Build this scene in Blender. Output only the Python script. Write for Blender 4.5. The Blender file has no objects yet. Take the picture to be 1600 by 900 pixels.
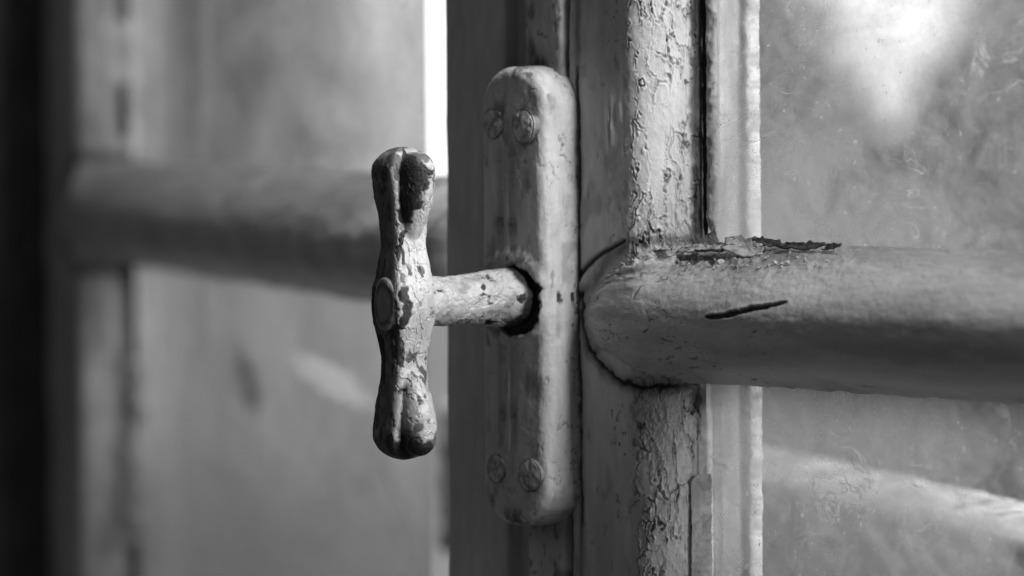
import bpy, math, random
import numpy as np
from mathutils import Matrix, Vector

# ------------------------------------------------------------------ camera
scene = bpy.context.scene
FOCAL_PX = 6000.0
cam_data = bpy.data.cameras.new("camera")
cam = bpy.data.objects.new("camera", cam_data)
scene.collection.objects.link(cam)
cam.location = (0, 0, 0)
cam.rotation_euler = (math.radians(90), 0, 0)
cam_data.sensor_width = 36.0
cam_data.lens = FOCAL_PX / 1600.0 * 36.0
cam_data.shift_y = -300.0 / 1600.0
cam_data.clip_start = 0.05
cam_data.clip_end = 60.0
cam_data.dof.use_dof = True
cam_data.dof.focus_distance = 1.163
cam_data.dof.aperture_fstop = 7.1
cam_data.dof.aperture_blades = 0
scene.camera = cam

# ------------------------------------------------------------------ world and lamps
world = bpy.data.worlds.new("World")
scene.world = world
world.use_nodes = True
bgn = world.node_tree.nodes["Background"]
bgn.inputs[0].default_value = (1, 1, 1, 1)
bgn.inputs[1].default_value = 0.075          # dim light of the room


def area_lamp(name, loc, target, size, size_y, power):
    d = bpy.data.lights.new(name, 'AREA')
    d.shape = 'RECTANGLE'
    d.size = size
    d.size_y = size_y
    d.energy = power
    d.color = (1, 1, 1)
    o = bpy.data.objects.new(name, d)
    scene.collection.objects.link(o)
    o.location = loc
    o.rotation_euler = (Vector(target) - Vector(loc)).to_track_quat('-Z', 'Y').to_euler()
    return o


area_lamp("daylight", (1.38, 0.085, 1.08), (0.0, 1.2, -0.06), 0.5, 2.3, 94)
area_lamp("low_daylight", (1.81, 0.74, 0.20), (0.0, 1.2, -0.08), 0.5, 0.8, 80)

scene.view_settings.view_transform = 'Standard'
scene.view_settings.look = 'None'
scene.view_settings.gamma = 1.0
scene.view_settings.use_curve_mapping = False
scene.view_settings.exposure = 0.0
scene.cycles.max_bounces = 6
scene.cycles.transparent_max_bounces = 16
scene.cycles.caustics_reflective = False
scene.cycles.caustics_refractive = False
scene.cycles.use_denoising = True

rng = np.random.default_rng(7)
random.seed(7)

# ------------------------------------------------------------------ numpy noise
def _hash(ix, iy, iz, seed):
    with np.errstate(over='ignore'):
        h = (ix.astype(np.int64) * 374761393 + iy.astype(np.int64) * 668265263 +
             iz.astype(np.int64) * 2147483647 + seed * 1274126177).astype(np.uint64)
        h = (h ^ (h >> np.uint64(13))) * np.uint64(1274126177)
        h &= np.uint64(0xFFFFFFFF)
        h = (h ^ (h >> np.uint64(16))) * np.uint64(2246822519)
        h &= np.uint64(0xFFFFFFFF)
        h = h ^ (h >> np.uint64(15))
    return (h & np.uint64(0xFFFFFF)).astype(np.float64) / float(0xFFFFFF)


def vnoise(x, y, z=None, seed=0):
    x = np.asarray(x, float)
    y = np.asarray(y, float)
    z = np.zeros_like(x) if z is None else np.asarray(z, float)
    xi, yi, zi = np.floor(x), np.floor(y), np.floor(z)
    fx, fy, fz = x - xi, y - yi, z - zi
    fx = fx * fx * fx * (fx * (fx * 6 - 15) + 10)
    fy = fy * fy * fy * (fy * (fy * 6 - 15) + 10)
    fz = fz * fz * fz * (fz * (fz * 6 - 15) + 10)
    xi, yi, zi = xi.astype(np.int64), yi.astype(np.int64), zi.astype(np.int64)
    r = 0
    for dz, wz in ((0, 1 - fz), (1, fz)):
        for dy, wy in ((0, 1 - fy), (1, fy)):
            for dx, wx in ((0, 1 - fx), (1, fx)):
                r = r + wx * wy * wz * _hash(xi + dx, yi + dy, zi + dz, seed)
    return r * 2 - 1


def fbm(x, y, z=None, octv=4, seed=0, gain=0.5):
    a, f, s, t = 1.0, 1.0, 0.0, 0.0
    for o in range(octv):
        s = s + a * vnoise(np.asarray(x) * f + 17.3 * o, np.asarray(y) * f - 9.1 * o,
                           None if z is None else np.asarray(z) * f + 4.7 * o, seed + o * 31)
        t += a
        a *= gain
        f *= 2.03
    return s / t * 1.6


def voronoi(x, y, seed=0):
    xi, yi = np.floor(x), np.floor(y)
    f1 = np.full(x.shape, 9.0)
    f2 = np.full(x.shape, 9.0)
    cid = np.zeros(x.shape)
    zz = np.zeros(x.shape, np.int64)
    for dy in (-1, 0, 1):
        for dx in (-1, 0, 1):
            cx = (xi + dx).astype(np.int64)
            cy = (yi + dy).astype(np.int64)
            px = cx + 0.1 + 0.8 * _hash(cx, cy, zz, seed)
            py = cy + 0.1 + 0.8 * _hash(cx, cy, zz + 1, seed)
            d = np.hypot(px - x, py - y)
            hid = _hash(cx, cy, zz + 2, seed)
            near = d < f1
            f2 = np.where(near, f1, np.minimum(f2, d))
            cid = np.where(near, hid, cid)
            f1 = np.where(near, d, f1)
    return f1, f2, cid


def sstep(a, b, x):
    t = np.clip((x - a) / (b - a), 0, 1)
    return t * t * (3 - 2 * t)


def gauss(x, s):
    return np.exp(-(x / s) ** 2)


def seg_dist(x, y, pts):
    """distance to a polyline and the position along it (0..1)"""
    best = np.full(np.shape(x), 1e9)
    pos = np.zeros(np.shape(x))
    n = len(pts) - 1
    for i in range(n):
        (ax, ay), (bx, by) = pts[i], pts[i + 1]
        dx, dy = bx - ax, by - ay
        t = np.clip(((x - ax) * dx + (y - ay) * dy) / (dx * dx + dy * dy), 0, 1)
        d = np.hypot(x - ax - t * dx, y - ay - t * dy)
        m = d < best
        best = np.where(m, d, best)
        pos = np.where(m, (i + t) / n, pos)
    return best, pos


# ------------------------------------------------------------------ mesh helpers (millimetres in, metres out)
def link(o, parent=None):
    scene.collection.objects.link(o)
    if parent is not None:
        o.parent = parent
    return o


def grid_normals(P, closed_a, closed_b):
    def grad(A, ax, closed):
        if closed:
            return np.roll(A, -1, ax) - np.roll(A, 1, ax)
        return np.gradient(A, axis=ax)
    n = np.cross(grad(P, 0, closed_a), grad(P, 1, closed_b))
    l = np.linalg.norm(n, axis=2, keepdims=True)
    l[l < 1e-12] = 1
    return n / l


def grid_mesh(name, P, mat, parent=None, closed_a=False, closed_b=False, attrs=None, flip=False,
              caps_a=False, extra=None):
    """P: (na, nb, 3) in millimetres -> one mesh; caps_a closes the first/last rows"""
    na, nb = P.shape[:2]
    ia = np.arange(na if closed_a else na - 1)
    ib = np.arange(nb if closed_b else nb - 1)
    A, B = np.meshgrid(ia, ib, indexing='ij')
    A2, B2 = (A + 1) % na, (B + 1) % nb
    F = np.stack([A * nb + B, A2 * nb + B, A2 * nb + B2, A * nb + B2], -1).reshape(-1, 4)
    if flip:
        F = F[:, ::-1]
    verts = P.reshape(-1, 3) * 0.001
    me = bpy.data.meshes.new(name)
    capf = []
    if caps_a:
        capf = [list(range(nb))[::-1], [(na - 1) * nb + k for k in range(nb)]]
        if flip:
            capf = [c[::-1] for c in capf]
    nloops = F.size + sum(len(c) for c in capf)
    npoly = len(F) + len(capf)
    me.vertices.add(len(verts))
    me.vertices.foreach_set("co", verts.astype(np.float32).ravel())
    me.loops.add(nloops)
    li = np.concatenate([F.ravel()] + [np.array(c) for c in capf]).astype(np.int32)
    me.loops.foreach_set("vertex_index", li)
    me.polygons.add(npoly)
    starts = list(np.arange(len(F)) * 4)
    s = F.size
    for c in capf:
        starts.append(s)
        s += len(c)
    me.polygons.foreach_set("loop_start", np.array(starts, np.int32))
    me.update(calc_edges=True)
    me.validate()
    me.shade_smooth()
    for k, v in (attrs or {}).items():
        at = me.attributes.new(k, 'FLOAT', 'POINT')
        at.data.foreach_set("value", np.asarray(v, np.float32).ravel())
    me.materials.append(mat)
    o = bpy.data.objects.new(name, me)
    return link(o, parent)


def poly_mesh(name, verts, faces, mat, parent=None, smooth=False, bevel=0.0):
    me = bpy.data.meshes.new(name)
    me.from_pydata([tuple(c * 0.001 for c in v) for v in verts], [], faces)
    me.update()
    if smooth:
        me.shade_smooth()
    me.materials.append(mat)
    o = link(bpy.data.objects.new(name, me), parent)
    if bevel:
        b = o.modifiers.new("bevel", 'BEVEL')
        b.width = bevel * 0.001
        b.segments = 3
    return o


def box_obj(name, lo, hi, mat, parent=None, bevel=0.0):
    x0, y0, z0 = lo
    x1, y1, z1 = hi
    v = [(x0, y0, z0), (x1, y0, z0), (x1, y1, z0), (x0, y1, z0),
         (x0, y0, z1), (x1, y0, z1), (x1, y1, z1), (x0, y1, z1)]
    f = [(0, 3, 2, 1), (4, 5, 6, 7), (0, 1, 5, 4), (1, 2, 6, 5), (2, 3, 7, 6), (3, 0, 4, 7)]
    return poly_mesh(name, v, f, mat, parent, bevel=bevel)


def resample(pts, step_fn):
    """polyline resampled with a local step"""
    out = [np.array(pts[0], float)]
    for a, b in zip(pts[:-1], pts[1:]):
        a, b = np.array(a, float), np.array(b, float)
        L = np.linalg.norm(b - a)
        n = max(1, int(math.ceil(L / step_fn((a + b) / 2))))
        for k in range(1, n + 1):
            out.append(a + (b - a) * k / n)
    return np.array(out)


def arc(cx, cy, rx, ry, a0, a1, n):
    return [(cx + rx * math.cos(math.radians(a0 + (a1 - a0) * k / n)),
             cy + ry * math.sin(math.radians(a0 + (a1 - a0) * k / n))) for k in range(n + 1)]


def empty(name, M):
    o = bpy.data.objects.new(name, None)
    o.empty_display_size = 0.02
    scene.collection.objects.link(o)
    o.matrix_world = M
    return o


def tag(o, label=None, cat=None, group=None, kind=None):
    if label:
        o["label"] = label
    if cat:
        o["category"] = cat
    if group:
        o["group"] = group
    if kind:
        o["kind"] = kind
    return o


# ------------------------------------------------------------------ materials (black and white photograph: all greys)
def g(v):
    return (v, v, v, 1.0)


class NT:
    def __init__(self, name):
        self.mat = bpy.data.materials.new(name)
        self.mat.use_nodes = True
        self.t = self.mat.node_tree
        self.t.nodes.clear()

    def n(self, kind, **kw):
        nd = self.t.nodes.new(kind)
        for k, v in kw.items():
            if k.startswith('i_'):
                nd.inputs[int(k[2:]) if k[2:].isdigit() else k[2:].replace('_', ' ')].default_value = v
            else:
                setattr(nd, k, v)
        return nd

    def l(self, a, b):
        self.t.links.new(a, b)

    def noise(self, vec, scale, detail=4.0, rough=0.55, dist=0.0):
        nd = self.n('ShaderNodeTexNoise')
        nd.inputs['Scale'].default_value = scale
        nd.inputs['Detail'].default_value = detail
        nd.inputs['Roughness'].default_value = rough
        nd.inputs['Distortion'].default_value = dist
        self.l(vec, nd.inputs['Vector'])
        return nd.outputs[0]

    def ramp(self, fac, a, b, va=0.0, vb=1.0):
        m = self.n('ShaderNodeMapRange')
        m.interpolation_type = 'SMOOTHSTEP'
        m.inputs['From Min'].default_value = a
        m.inputs['From Max'].default_value = b
        m.inputs['To Min'].default_value = va
        m.inputs['To Max'].default_value = vb
        self.l(fac, m.inputs['Value'])
        return m.outputs[0]

    def math(self, op, a, b=None, clamp=False):
        m = self.n('ShaderNodeMath', operation=op, use_clamp=clamp)
        for k, v in enumerate((a, b)):
            if v is None:
                continue
            if isinstance(v, (int, float)):
                m.inputs[k].default_value = v
            else:
                self.l(v, m.inputs[k])
        return m.outputs[0]

    def mix(self, fac, a, b):
        """float mix"""
        m = self.n('ShaderNodeMix', data_type='FLOAT')
        for k, v in ((0, fac), (2, a), (3, b)):
            if isinstance(v, (int, float)):
                m.inputs[k].default_value = v
            else:
                self.l(v, m.inputs[k])
        return m.outputs[0]

    def attr(self, name):
        a = self.n('ShaderNodeAttribute', attribute_name=name)
        return a.outputs['Fac']

    def coords(self, stretch=None):
        tc = self.n('ShaderNodeTexCoord')
        if stretch is None:
            return tc.outputs['Object']
        mp = self.n('ShaderNodeMapping')
        mp.inputs['Scale'].default_value = stretch
        self.l(tc.outputs['Object'], mp.inputs['Vector'])
        return mp.outputs[0]


def paint_material(name, base, rough=0.42, worn=0.022, undercoat=0.3, fine=1.0, streak=(1, 1, 0.25), spec=0.45):
    """old enamel: base grey with patchy tone, soil, hairline bump; 'wear' shows what is under it,
    'chip' the older coat, 'grime' dark dirt lodged on it and painted shade"""
    m = NT(name)
    co = m.coords()
    cs = m.coords(streak)
    big = m.noise(cs, 55, 5, 0.6)
    mid = m.noise(cs, 260, 5, 0.65)
    spk = m.noise(co, 1100, 3, 0.6)
    tone = m.math('MULTIPLY', m.ramp(big, 0.3, 0.7, 0.80, 1.08), m.ramp(mid, 0.25, 0.75, 0.86, 1.08))
    tone = m.math('MULTIPLY', tone, m.ramp(spk, 0.66, 0.76, 1.0, 0.62))
    col = m.math('MULTIPLY', tone, base)
    # older coat where the top coat has chipped
    chip = m.attr('chip')
    col = m.mix(chip, col, m.math('MULTIPLY', tone, undercoat))
    # soil and painted shade
    gr = m.attr('grime_shade')
    grn = m.math('MULTIPLY', gr, m.ramp(mid, 0.2, 0.6, 0.55, 1.1), clamp=True)
    col = m.mix(grn, col, 0.035)
    wear = m.attr('wear')
    wt = m.math('MULTIPLY', m.ramp(spk, 0.3, 0.75, 0.5, 1.9), worn)
    col = m.mix(wear, col, wt)
    cc = m.n('ShaderNodeCombineColor')
    for k in range(3):
        m.l(col, cc.inputs[k])
    b = m.n('ShaderNodeBsdfPrincipled')
    m.l(cc.outputs[0], b.inputs['Base Color'])
    r = m.ramp(mid, 0.3, 0.7, rough - 0.07, rough + 0.13)
    r = m.mix(wear, r, 0.62)
    r = m.mix(grn, r, 0.75)
    m.l(r, b.inputs['Roughness'])
    b.inputs['Specular IOR Level'].default_value = spec
    h1 = m.noise(co, 420, 6, 0.6)
    h2 = m.noise(co, 1500, 3, 0.6)
    h3 = m.noise(m.coords((1, 1, 0.12)), 700, 3, 0.5)
    h = m.math('ADD', m.math('MULTIPLY', h1, 0.6), m.math('ADD', m.math('MULTIPLY', h2, 0.22), m.math('MULTIPLY', h3, 0.25)))
    bp = m.n('ShaderNodeBump')
    bp.inputs['Strength'].default_value = 0.55 * fine
    bp.inputs['Distance'].default_value = 0.0006
    m.l(h, bp.inputs['Height'])
    m.l(bp.outputs[0], b.inputs['Normal'])
    out = m.n('ShaderNodeOutputMaterial')
    m.l(b.outputs[0], out.inputs[0])
    return m.mat


def plain_material(name, base, rough=0.8, scale=80, var=0.35):
    m = NT(name)
    co = m.coords()
    nz = m.noise(co, scale, 5, 0.65)
    col = m.ramp(nz, 0.25, 0.75, base * (1 - var), base * (1 + var))
    cc = m.n('ShaderNodeCombineColor')
    for k in range(3):
        m.l(col, cc.inputs[k])
    b = m.n('ShaderNodeBsdfPrincipled')
    m.l(cc.outputs[0], b.inputs['Base Color'])
    b.inputs['Roughness'].default_value = rough
    bp = m.n('ShaderNodeBump')
    bp.inputs['Strength'].default_value = 0.6
    bp.inputs['Distance'].default_value = 0.001
    m.l(m.noise(co, scale * 6, 5, 0.6), bp.inputs['Height'])
    m.l(bp.outputs[0], b.inputs['Normal'])
    out = m.n('ShaderNodeOutputMaterial')
    m.l(b.outputs[0], out.inputs[0])
    return m.mat


def glass_material(name, haze=0.42, dusty=0.25, squiggle=1.0, tint=0.5, big_scale=9.0, seed=0.0, settle=0.16, bar_z=-0.005, stains=()):
    """window glass under a film of dust, runs and smears: clear glass + scattering dust"""
    m = NT(name)
    tc = m.n('ShaderNodeTexCoord')
    mp = m.n('ShaderNodeMapping')
    mp.inputs['Location'].default_value = (seed, seed * 0.7, seed * 1.3)
    m.l(tc.outputs['Object'], mp.inputs['Vector'])
    co = mp.outputs[0]
    big = m.noise(co, big_scale, 5, 0.62, 0.6)
    mid = m.noise(co, big_scale * 6.5, 5, 0.65, 1.5)
    fine = m.noise(co, 420, 4, 0.7, 0.6)
    spk = m.noise(co, 620, 2, 0.5)
    cloud = m.ramp(big, 0.35, 0.68, -dusty, dusty)
    cl2 = m.ramp(mid, 0.35, 0.7, -dusty * 0.5, dusty * 0.55)
    cl3 = m.ramp(fine, 0.3, 0.75, -0.045, 0.05)
    d = m.math('ADD', m.math('ADD', cloud, cl2), m.math('ADD', cl3, haze))
    sep = m.n('ShaderNodeSeparateXYZ')
    m.l(tc.outputs['Object'], sep.inputs[0])
    dz = m.math('ABSOLUTE', m.math('SUBTRACT', sep.outputs[2], bar_z))
    d = m.math('ADD', d, m.ramp(dz, 0.02, 0.085, settle, 0.0))
    # bright dry specks
    d = m.math('ADD', d, m.math('MULTIPLY', m.ramp(spk, 0.68, 0.74, 0, 0.75), m.ramp(mid, 0.42, 0.62, 0.05, 1.0)))
    # curling dried-up runs: thin iso-lines of a warped noise, only in patches
    ws = m.n('ShaderNodeMapping')
    ws.inputs['Scale'].default_value = (1, 1, 1.5)
    m.l(co, ws.inputs['Vector'])
    lines = m.noise(ws.outputs[0], 40, 3, 0.55, 1.6)
    ab = m.math('ABSOLUTE', m.math('SUBTRACT', lines, 0.5))
    ln = m.math('MULTIPLY', m.ramp(ab, 0.0, 0.018, 1, 0), m.ramp(m.noise(co, 30, 3, 0.6), 0.53, 0.66, 0, 0.5 * squiggle))
    d = m.math('ADD', d, ln)
    d = m.math('MINIMUM', m.math('MAXIMUM', d, 0.03), 0.96)
    tintv = tint
    for (su, sz, ru, rz, slope, amt, tone) in stains:
        ex = m.math('DIVIDE', m.math('SUBTRACT', sep.outputs[0], su), ru)
        zc = m.math('SUBTRACT', m.math('SUBTRACT', sep.outputs[2], sz), m.math('MULTIPLY', m.math('SUBTRACT', sep.outputs[0], su), slope))
        ez = m.math('DIVIDE', zc, rz)
        q = m.math('ADD', m.math('ADD', m.math('MULTIPLY', ex, ex), m.math('MULTIPLY', ez, ez)), m.ramp(mid, 0.25, 0.75, -0.55, 0.55))
        k = m.ramp(q, 0.1, 1.3, amt, 0.0)
        d = m.mix(k, d, 0.85)
        tintv = m.mix(k, tintv, tone)
    tcol = m.n('ShaderNodeCombineColor')
    for k in range(3):
        if isinstance(tintv, float):
            tcol.inputs[k].default_value = tintv
        else:
            m.l(tintv, tcol.inputs[k])
    tr = m.n('ShaderNodeBsdfTransparent')
    tr.inputs[0].default_value = g(0.93)
    tl = m.n('ShaderNodeBsdfTranslucent')
    m.l(tcol.outputs[0], tl.inputs[0])
    df = m.n('ShaderNodeBsdfDiffuse')
    m.l(tcol.outputs[0], df.inputs[0])
    dm = m.n('ShaderNodeMixShader')
    dm.inputs[0].default_value = 0.3
    m.l(tl.outputs[0], dm.inputs[1])
    m.l(df.outputs[0], dm.inputs[2])
    mx = m.n('ShaderNodeMixShader')
    m.l(d, mx.inputs[0])
    m.l(tr.outputs[0], mx.inputs[1])
    m.l(dm.outputs[0], mx.inputs[2])
    gl = m.n('ShaderNodeBsdfGlossy')
    gl.inputs['Roughness'].default_value = 0.08
    gl.inputs[0].default_value = g(0.9)
    fr = m.n('ShaderNodeFresnel')
    fr.inputs[0].default_value = 1.45
    m2 = m.n('ShaderNodeMixShader')
    m.l(m.math('MULTIPLY', fr.outputs[0], 0.5), m2.inputs[0])
    m.l(mx.outputs[0], m2.inputs[1])
    m.l(gl.outputs[0], m2.inputs[2])
    out = m.n('ShaderNodeOutputMaterial')
    m.l(m2.outputs[0], out.inputs[0])
    return m.mat


def emit_material(name, strength):
    m = NT(name)
    e = m.n('ShaderNodeEmission')
    e.inputs[0].default_value = g(1.0)
    e.inputs[1].default_value = strength
    out = m.n('ShaderNodeOutputMaterial')
    m.l(e.outputs[0], out.inputs[0])
    return m.mat


M_WOOD = paint_material("old_wood_paint", 0.52, 0.40, worn=0.02, undercoat=0.34)
M_BAR = paint_material("old_bar_paint", 0.50, 0.40, worn=0.016, undercoat=0.40, streak=(0.3, 1, 1), fine=1.9)
M_PLATE = paint_material("plate_paint", 0.55, 0.36, worn=0.012, undercoat=0.28, fine=1.7)
M_GRIP = paint_material("handle_paint", 0.41, 0.30, worn=0.011, undercoat=0.43, streak=(1, 1, 0.6))
M_FAR = paint_material("far_sash_paint", 0.5, 0.45, worn=0.02, undercoat=0.3)
M_PUTTY = paint_material("old_putty", 0.52, 0.7, worn=0.05, undercoat=0.4)
M_FLAKE = paint_material("paint_flake", 0.55, 0.6, worn=0.03, undercoat=0.35)
M_FLAKED = paint_material("dark_paint_flake", 0.12, 0.75, worn=0.02, undercoat=0.05)
M_GAP = plain_material("gap_black", 0.012, 0.9, 300)  # flat black for the dark of gaps and open joints
M_GLASS = glass_material("dusty_glass", haze=0.25, dusty=0.16, tint=0.42, settle=0.18, seed=0.31)
M_GLASS2 = glass_material("far_dusty_glass", haze=0.28, dusty=0.14, tint=0.36, settle=0.05, big_scale=7, seed=1.9, bar_z=0.0,
                         stains=((0.112, 0.085, 0.02, 0.06, 0.0, 0.75, 0.18), (0.19, -0.066, 0.022, 0.014, -0.25, 0.8, 0.12),
                                 (0.16, -0.06, 0.035, 0.02, 0.0, 0.45, 0.2), (0.30, -0.057, 0.055, 0.007, -0.1, 0.5, 0.65),
                                 (0.12, -0.04, 0.012, 0.02, 0.3, 0.5, 0.2), (0.16, -0.105, 0.05, 0.005, 0.0, 0.4, 0.2),
                                 (0.03, 0.05, 0.012, 0.03, 0.5, 0.5, 0.2)))
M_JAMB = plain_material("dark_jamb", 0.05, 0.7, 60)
M_LEAF = plain_material("leaf", 0.07, 0.6, 30, 0.5)
M_BARK = plain_material("bark", 0.06, 0.9, 60, 0.4)
M_WALL = plain_material("pale_plaster", 0.17, 0.9, 12, 0.15)
M_SKY = emit_material("overcast_sky", 1.5)


# ------------------------------------------------------------------ frames of the two sashes
def frame(px, py, depth, heading, lean):
    """local x runs along the sash towards the camera's right, local -y is its room side"""
    loc = Vector(((px - 800) / FOCAL_PX * depth, depth, -(py - 150) / FOCAL_PX * depth))
    return Matrix.Translation(loc) @ Matrix.Rotation(lean, 4, 'Y') @ Matrix.Rotation(math.radians(heading), 4, 'Z')


NEAR = frame(860, 460, 1.2, -45, -0.0067)
FAR = frame(215, 333, 1.76, -70, -0.010)


def P3(u, w, z):
    """u along the sash, w towards the room, z up -> local xyz"""
    u, w, z = np.broadcast_arrays(u, w, z)
    return np.stack([u, -w, z], -1).astype(float)


def displaced(P, d, closed_a=False, closed_b=False, sign=1.0):
    n = grid_normals(P, closed_a, closed_b) * sign
    return P + n * d[..., None]


# ================================================================== NEAR SASH
sash = tag(empty("glazed_casement", NEAR),
           "near casement window sash with cracked pale paint carrying the handle plate", "window sash",
           "casement sashes")

BAR_Z = -5.0          # height of the glazing bar's axis
# ---- stile -------------------------------------------------------
prof = [(-47, -41), (-47, -1.2), (-46.6, -0.4), (-45.8, 0), (-22, 0), (-20.8, -0.3), (-20.2, -1.2), (-20, -7), (8.9, -7),
        (8.9, -0.6), (9.2, 0.2), (10, 0.7), (12, 0.9), (34, 0.9)] + \
    [(34 + 10.5 * math.sin(t) ** 0.9, 0.9 - 19.4 * (1 - math.cos(t)) ** 0.92) for t in np.linspace(0.08, math.pi / 2, 26)] + \
    [(45.0, -19.2), (45.0, -26), (47.3, -26.6), (47.5, -27.5), (47.5, -44), (46, -45), (-45, -45), (-47, -41)]


def stile_step(p):
    if p[1] < -26 or p[0] < -46.9:
        return 4.0
    if p[0] < 8.5:
        return 0.8
    return 0.33


pr = resample(prof, stile_step)[:-1]
sarc = np.concatenate([[0], np.cumsum(np.linalg.norm(np.diff(pr, axis=0), axis=1))])
zz = np.concatenate([np.arange(-150, -92, 2.0), np.arange(-92, 96, 0.36), np.arange(96, 150, 2.0)])
U, Z = np.meshgrid(pr[:, 0], zz, indexing='ij')
W = np.meshgrid(pr[:, 1], zz, indexing='ij')[0]
S = np.meshgrid(sarc, zz, indexing='ij')[0]
vis = sstep(-27, -24, W) * sstep(8.0, 9.5, U)
lip = sstep(-27, -24, W) * (1 - sstep(7.0, 8.5, U))
d = 0.38 * fbm(S / 22, Z / 34, seed=1) + 0.11 * fbm(S / 5, Z / 7, seed=2) * vis + 0.05 * fbm(S / 1.3, Z / 1.8, seed=3) * vis
d += 0.10 * fbm(S / 5, Z / 25, seed=31) * lip
s0 = sarc[np.argmin(np.abs(pr[:, 0] - 34) + np.abs(pr[:, 1] - 0.9))]
cham = sstep(s0 - 1.0, s0 + 4.5, S + 1.6 * fbm(Z / 9, S / 9, seed=5))     # the moulded edge towards the glass
cham = cham * sstep(-22, -19, W)
# crackled paint, long plates running up the moulding
wx = 0.55 * fbm(S / 5, Z / 9, seed=6)
wy = 0.55 * fbm(S / 5, Z / 9, seed=7)
f1, f2, cid = voronoi(S / 4.3 + wx, Z / 15.0 + wy, 11)
e1 = f2 - f1
f1b, f2b, cidb = voronoi(S / 2.4 + wx * 1.3, Z / 4.6 + wy * 1.2, 12)
e2 = f2b - f1b
open1 = sstep(-0.75, -0.05, fbm(S / 11, Z / 20, seed=8))
crust = sstep(46, 17, np.abs(Z - BAR_Z)) * cham + 0.35 * cham * sstep(0.1, 0.6, fbm(S / 12, Z / 22, seed=9))
c1 = gauss(e1, 0.065) * cham * open1
c2 = gauss(e2, 0.07) * np.clip(crust, 0, 1) * sstep(-0.3, 0.3, fbm(S / 6, Z / 9, seed=10))
d += -0.85 * c1 + 0.48 * gauss(e1 - 0.11, 0.07) * cham * open1 + 0.22 * (cid - 0.5) * cham
d += -0.40 * c2 + 0.34 * gauss(e2 - 0.16, 0.1) * np.clip(crust, 0, 1) + 0.26 * (cidb - 0.5) * np.clip(crust, 0, 1)
d += 0.35 * fbm(S / 2.2, Z / 2.6, seed=13, octv=4) * np.clip(crust, 0, 1) * sstep(34, 16, np.abs(Z - BAR_Z))
# vertical grain splits
hair = fbm(S / 1.6, Z / 26, seed=14, octv=3)
hs = gauss(hair, 0.035) * cham * sstep(0.0, 0.5, fbm(S / 9, Z / 30, seed=15))
d -= 0.22 * hs
# blister on the flat face, split open
for (bu, bz, ru, rz, hh) in ((27.6, 52.5, 1.5, 8.5, 1.0), (31.6, 57.0, 0.8, 3.4, 0.5), (40, -33, 1.9, 2.1, 0.7), (30, 20, 1.2, 2.5, 0.35)):
    q = ((U - bu) / ru) ** 2 + ((Z - bz) / rz) ** 2
    d += hh * np.exp(-q * 0.9) * vis
bl = gauss(U - 27.6 + 0.3 * fbm(Z / 4, Z * 0, seed=16), 0.28) * sstep(61, 57, Z) * sstep(45, 50, Z)
# open seam round the end of the glazing bar and along the plate
uu, zb = 46.5 - U, Z - BAR_Z
el = np.sqrt((uu / 31.0) ** 2 + (zb / 22.6) ** 2)
sd = (el - 1.0) * 25 + 1.7 * fbm(U / 8, Z / 8, seed=17) + 0.4 * fbm(U / 2.6, Z / 2.6, seed=18)
onf = vis * (1 - sstep(44.6, 45.4, U))
seam_w = 0.55 + 0.35 * fbm(U / 6, Z / 6, seed=19)
seam_w = np.where(zb > 8, seam_w * 1.25, seam_w)
sealed = (1 - sstep(0.12, 0.55, fbm(U / 9 + 5, Z / 9, seed=20)) * (zb > 0)) * (1 - sstep(14.6, 16.2, U) * sstep(1, 5, zb))
seam = gauss(sd, np.maximum(seam_w, 0.25)) * onf * sealed * sstep(47, 42, U)
ps = gauss(U - 13.4 + 0.25 * fbm(Z / 6, Z * 0 + 2, seed=21) + 0.12 * fbm(Z / 1.5, Z * 0, seed=22), 0.42) * sstep(73, 68, np.abs(Z)) * vis
# the split that climbs from the plate's seam to the top of the bar
sp_d, sp_t = seg_dist(U + 0.4 * fbm(Z / 3, U / 3, seed=23), Z, [(13.4, 6), (16, 8.8), (20, 11.6), (24, 13.6), (28, 15.5), (33, 17.5)])
split = gauss(sp_d, 0.95 - 0.4 * sp_t) * vis
d += -1.5 * seam - 1.0 * ps - 1.1 * split - 0.5 * bl
d += 0.55 * gauss(sd - 1.9, 1.0) * onf * sealed                                   # paint lifted beside the seam
wear = np.clip(1.3 * seam + 1.2 * ps + 1.25 * split, 0, 1)
wear = np.maximum(wear, 0.7 * np.clip(c1 * 1.0, 0, 1) * sstep(-0.3, 0.3, fbm(S / 5, Z / 8, seed=24)))
wear = np.maximum(wear, 0.55 * hs)
chips = sstep(0.70, 0.80, fbm(S / 3.2, Z / 5.5, seed=25, octv=5)) * vis * (1 - 0.7 * cham)
d -= 0.14 * chips
chip = np.clip(0.6 * chips + 0.5 * c1 + 0.45 * c2, 0, 1)
chip = np.maximum(chip, 0.9 * sstep(-26.5, -28, W) * sstep(46, 47, U))
gr = 0.35 * sstep(0.3, 1.0, fbm(S / 7, Z / 14, seed=26)) * vis * (1 - 0.8 * cham)
gr = np.maximum(gr, (0.62 + 0.25 * fbm(W / 5, Z / 30, seed=34)) * sstep(-26, -27, W) * sstep(46, 47, U))
gr = np.maximum(gr, 0.7 * gauss(sd, 2.6) * onf)
gr = np.maximum(gr, 0.65 * gauss(U - 13.4, 1.3) * vis)
gr = np.maximum(gr, 0.4 * sstep(0.5, 0.75, fbm(S / 1.6, Z / 2.5, seed=27)) * gauss(np.abs(Z - BAR_Z) - 22, 9) * cham)
gr = np.maximum(gr, 0.85 * sstep(-15.5, -18.5, W + 1.5 * fbm(Z / 3, S / 3, seed=28)) * sstep(43, 44, U) * sstep(-27, -25, W) * np.clip(sstep(0, 10, Z) + gauss(Z + 31, 6), 0.1, 1))
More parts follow.
